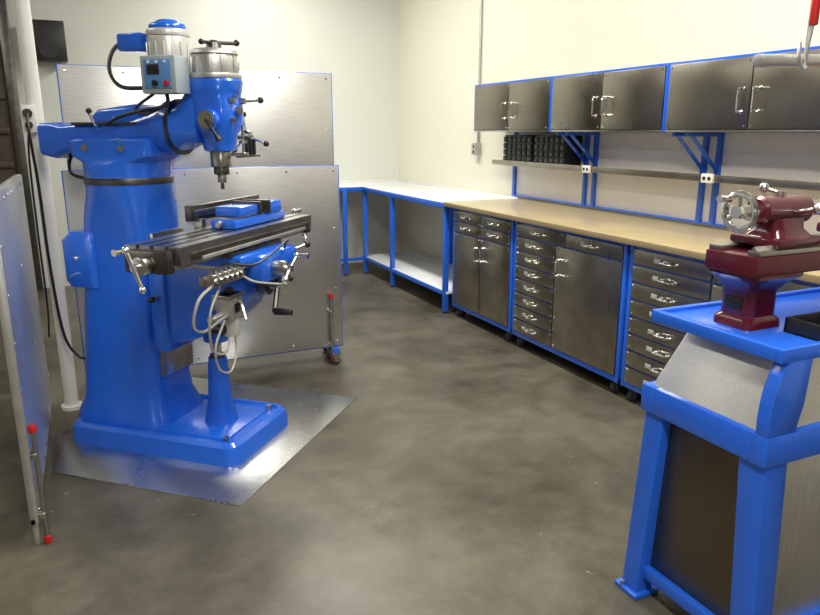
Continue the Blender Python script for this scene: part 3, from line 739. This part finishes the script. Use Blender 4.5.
g.loft(P, RED, [rrx(0.13, 0, 1.27, 0.065, 0.065, 0.032, 6), rrx(0.14, 0, 1.27, 0.08, 0.08, 0.04, 6), rrx(0.31, 0, 1.27, 0.08, 0.08, 0.04, 6), rrx(0.32, 0, 1.27, 0.065, 0.065, 0.032, 6)])
g.cyl(P, STEEL, (0.32, 0, 1.27), (0.42, 0, 1.27), 0.022)
g.cyl(P, STEEL, (0.42, 0, 1.27), (0.48, 0, 1.27), 0.02, 0.001)
g.cyl(P, STEEL, (0.07, 0, 1.27), (0.13, 0, 1.27), 0.018)
g.cyl(P, STEEL, (0.22, 0, 1.305), (0.22, 0, 1.32), 0.014)
g.cyl(P, CHROME, (0.22, 0, 1.315), (0.20, 0.03, 1.325), 0.006); g.sph(P, CHROME, (0.196, 0.035, 1.327), 0.014)
g.cyl(P, CHROME, (0.24, -0.04, 1.265), (0.24, -0.10, 1.28), 0.007); g.sph(P, CHROME, (0.24, -0.105, 1.281), 0.016)
P = 'handwheel'
wx = 0.072; wz = 1.27
g.torus(P, CHROME, (wx, 0, wz), (1, 0, 0), 0.048, 0.009)
g.cyl(P, CHROME, (wx-0.015, 0, wz), (wx+0.02, 0, wz), 0.017)
for k in range(3):
    t = math.radians(90+120*k)
    g.cyl(P, CHROME, (wx+0.002, 0.0, wz), (wx, 0.046*math.cos(t), wz+0.046*math.sin(t)), 0.007, seg=10)
g.cyl(P, CHROME, (wx-0.005, 0.032, wz+0.034), (wx-0.045, 0.032, wz+0.034), 0.007, 0.010)
P = 'carriage'
g.bx(P, RED, 0.55, 0.75, -0.14, 0.12, 1.174, 1.205, 0.008)
g.bx(P, RED, 0.56, 0.74, -0.17, -0.085, 1.02, 1.19, 0.01)
g.bx(P, STEEL, 0.60, 0.70, -0.12, 0.08, 1.20, 1.235, 0.004)
g.bx(P, STEEL, 0.62, 0.68, -0.05, 0.03, 1.235, 1.275, 0.004)
g.torus(P, CHROME, (0.60, -0.20, 1.09), (0, 1, 0), 0.05, 0.008)
g.cyl(P, CHROME, (0.60, -0.16, 1.09), (0.60, -0.21, 1.09), 0.015)
P = 'headstock'
g.bx(P, RED, 0.88, 1.25, -0.13, 0.13, 1.15, 1.42, 0.02)
g.cyl(P, STEEL, (0.80, 0, 1.27), (0.88, 0, 1.27), 0.08, bv=0.004)
g.done()

g = G('oil_drip_tray', LL)
x0, x1, y0, y1 = 0.19, 0.50, -0.198, -0.085
g.bx('bottom', BLACK, x0, x1, y0, y1, 0.9475, 0.953, 0.001)
for (a0, a1, b0, b1) in ((x0, x1, y0, y0+0.008), (x0, x1, y1-0.008, y1), (x0, x0+0.008, y0, y1), (x1-0.008, x1, y0, y1)):
    g.bx('rim', BLACK, a0, a1, b0, b1, 0.948, 0.99, 0.002)
g.done()

g = G('hanging_work_light')
g.cyl('housing', CASTAL, (1.89, 1.60, 1.685), (2.9, 1.60, 1.72), 0.020, seg=20, bv=0.003)
g.cyl('rods', CASTAL, (2.07, 1.575, 1.66), (2.07, 1.575, H), 0.006, seg=10)
g.cyl('rods', CASTAL, (2.8, 1.60, 1.70), (2.8, 1.60, H), 0.006, seg=10)
g.tube('hook', CASTAL, [(2.03, 1.57, 1.74), (2.02, 1.56, 1.70), (2.04, 1.56, 1.665), (2.07, 1.57, 1.67)], 0.006)
g.cyl('pull_handle', REDP, (2.065, 1.56, 1.79), (2.07, 1.56, 1.96), 0.013, seg=16, bv=0.004)
g.cyl('pull_handle', CASTAL, (2.06, 1.57, 1.69), (2.065, 1.56, 1.80), 0.005, seg=10)
g.cyl('pull_handle', CASTAL, (2.07, 1.56, 1.96), (2.07, 1.56, H), 0.003, seg=8)
g.done()

# ------------------------------------------------------------------ world & camera
w = bpy.data.worlds.new('World'); scene.world = w; w.use_nodes = True
w.node_tree.nodes['Background'].inputs[0].default_value = (0.6, 0.6, 0.6, 1)
w.node_tree.nodes['Background'].inputs[1].default_value = 0.3
cam = bpy.data.cameras.new('camera'); co = bpy.data.objects.new('camera', cam); scene.collection.objects.link(co)
cam.sensor_width = 36; cam.lens = 700/820*36
co.location = (0, 0, 1.48); co.rotation_euler = (math.radians(90-14.2), 0, math.radians(-24.6))
scene.camera = co
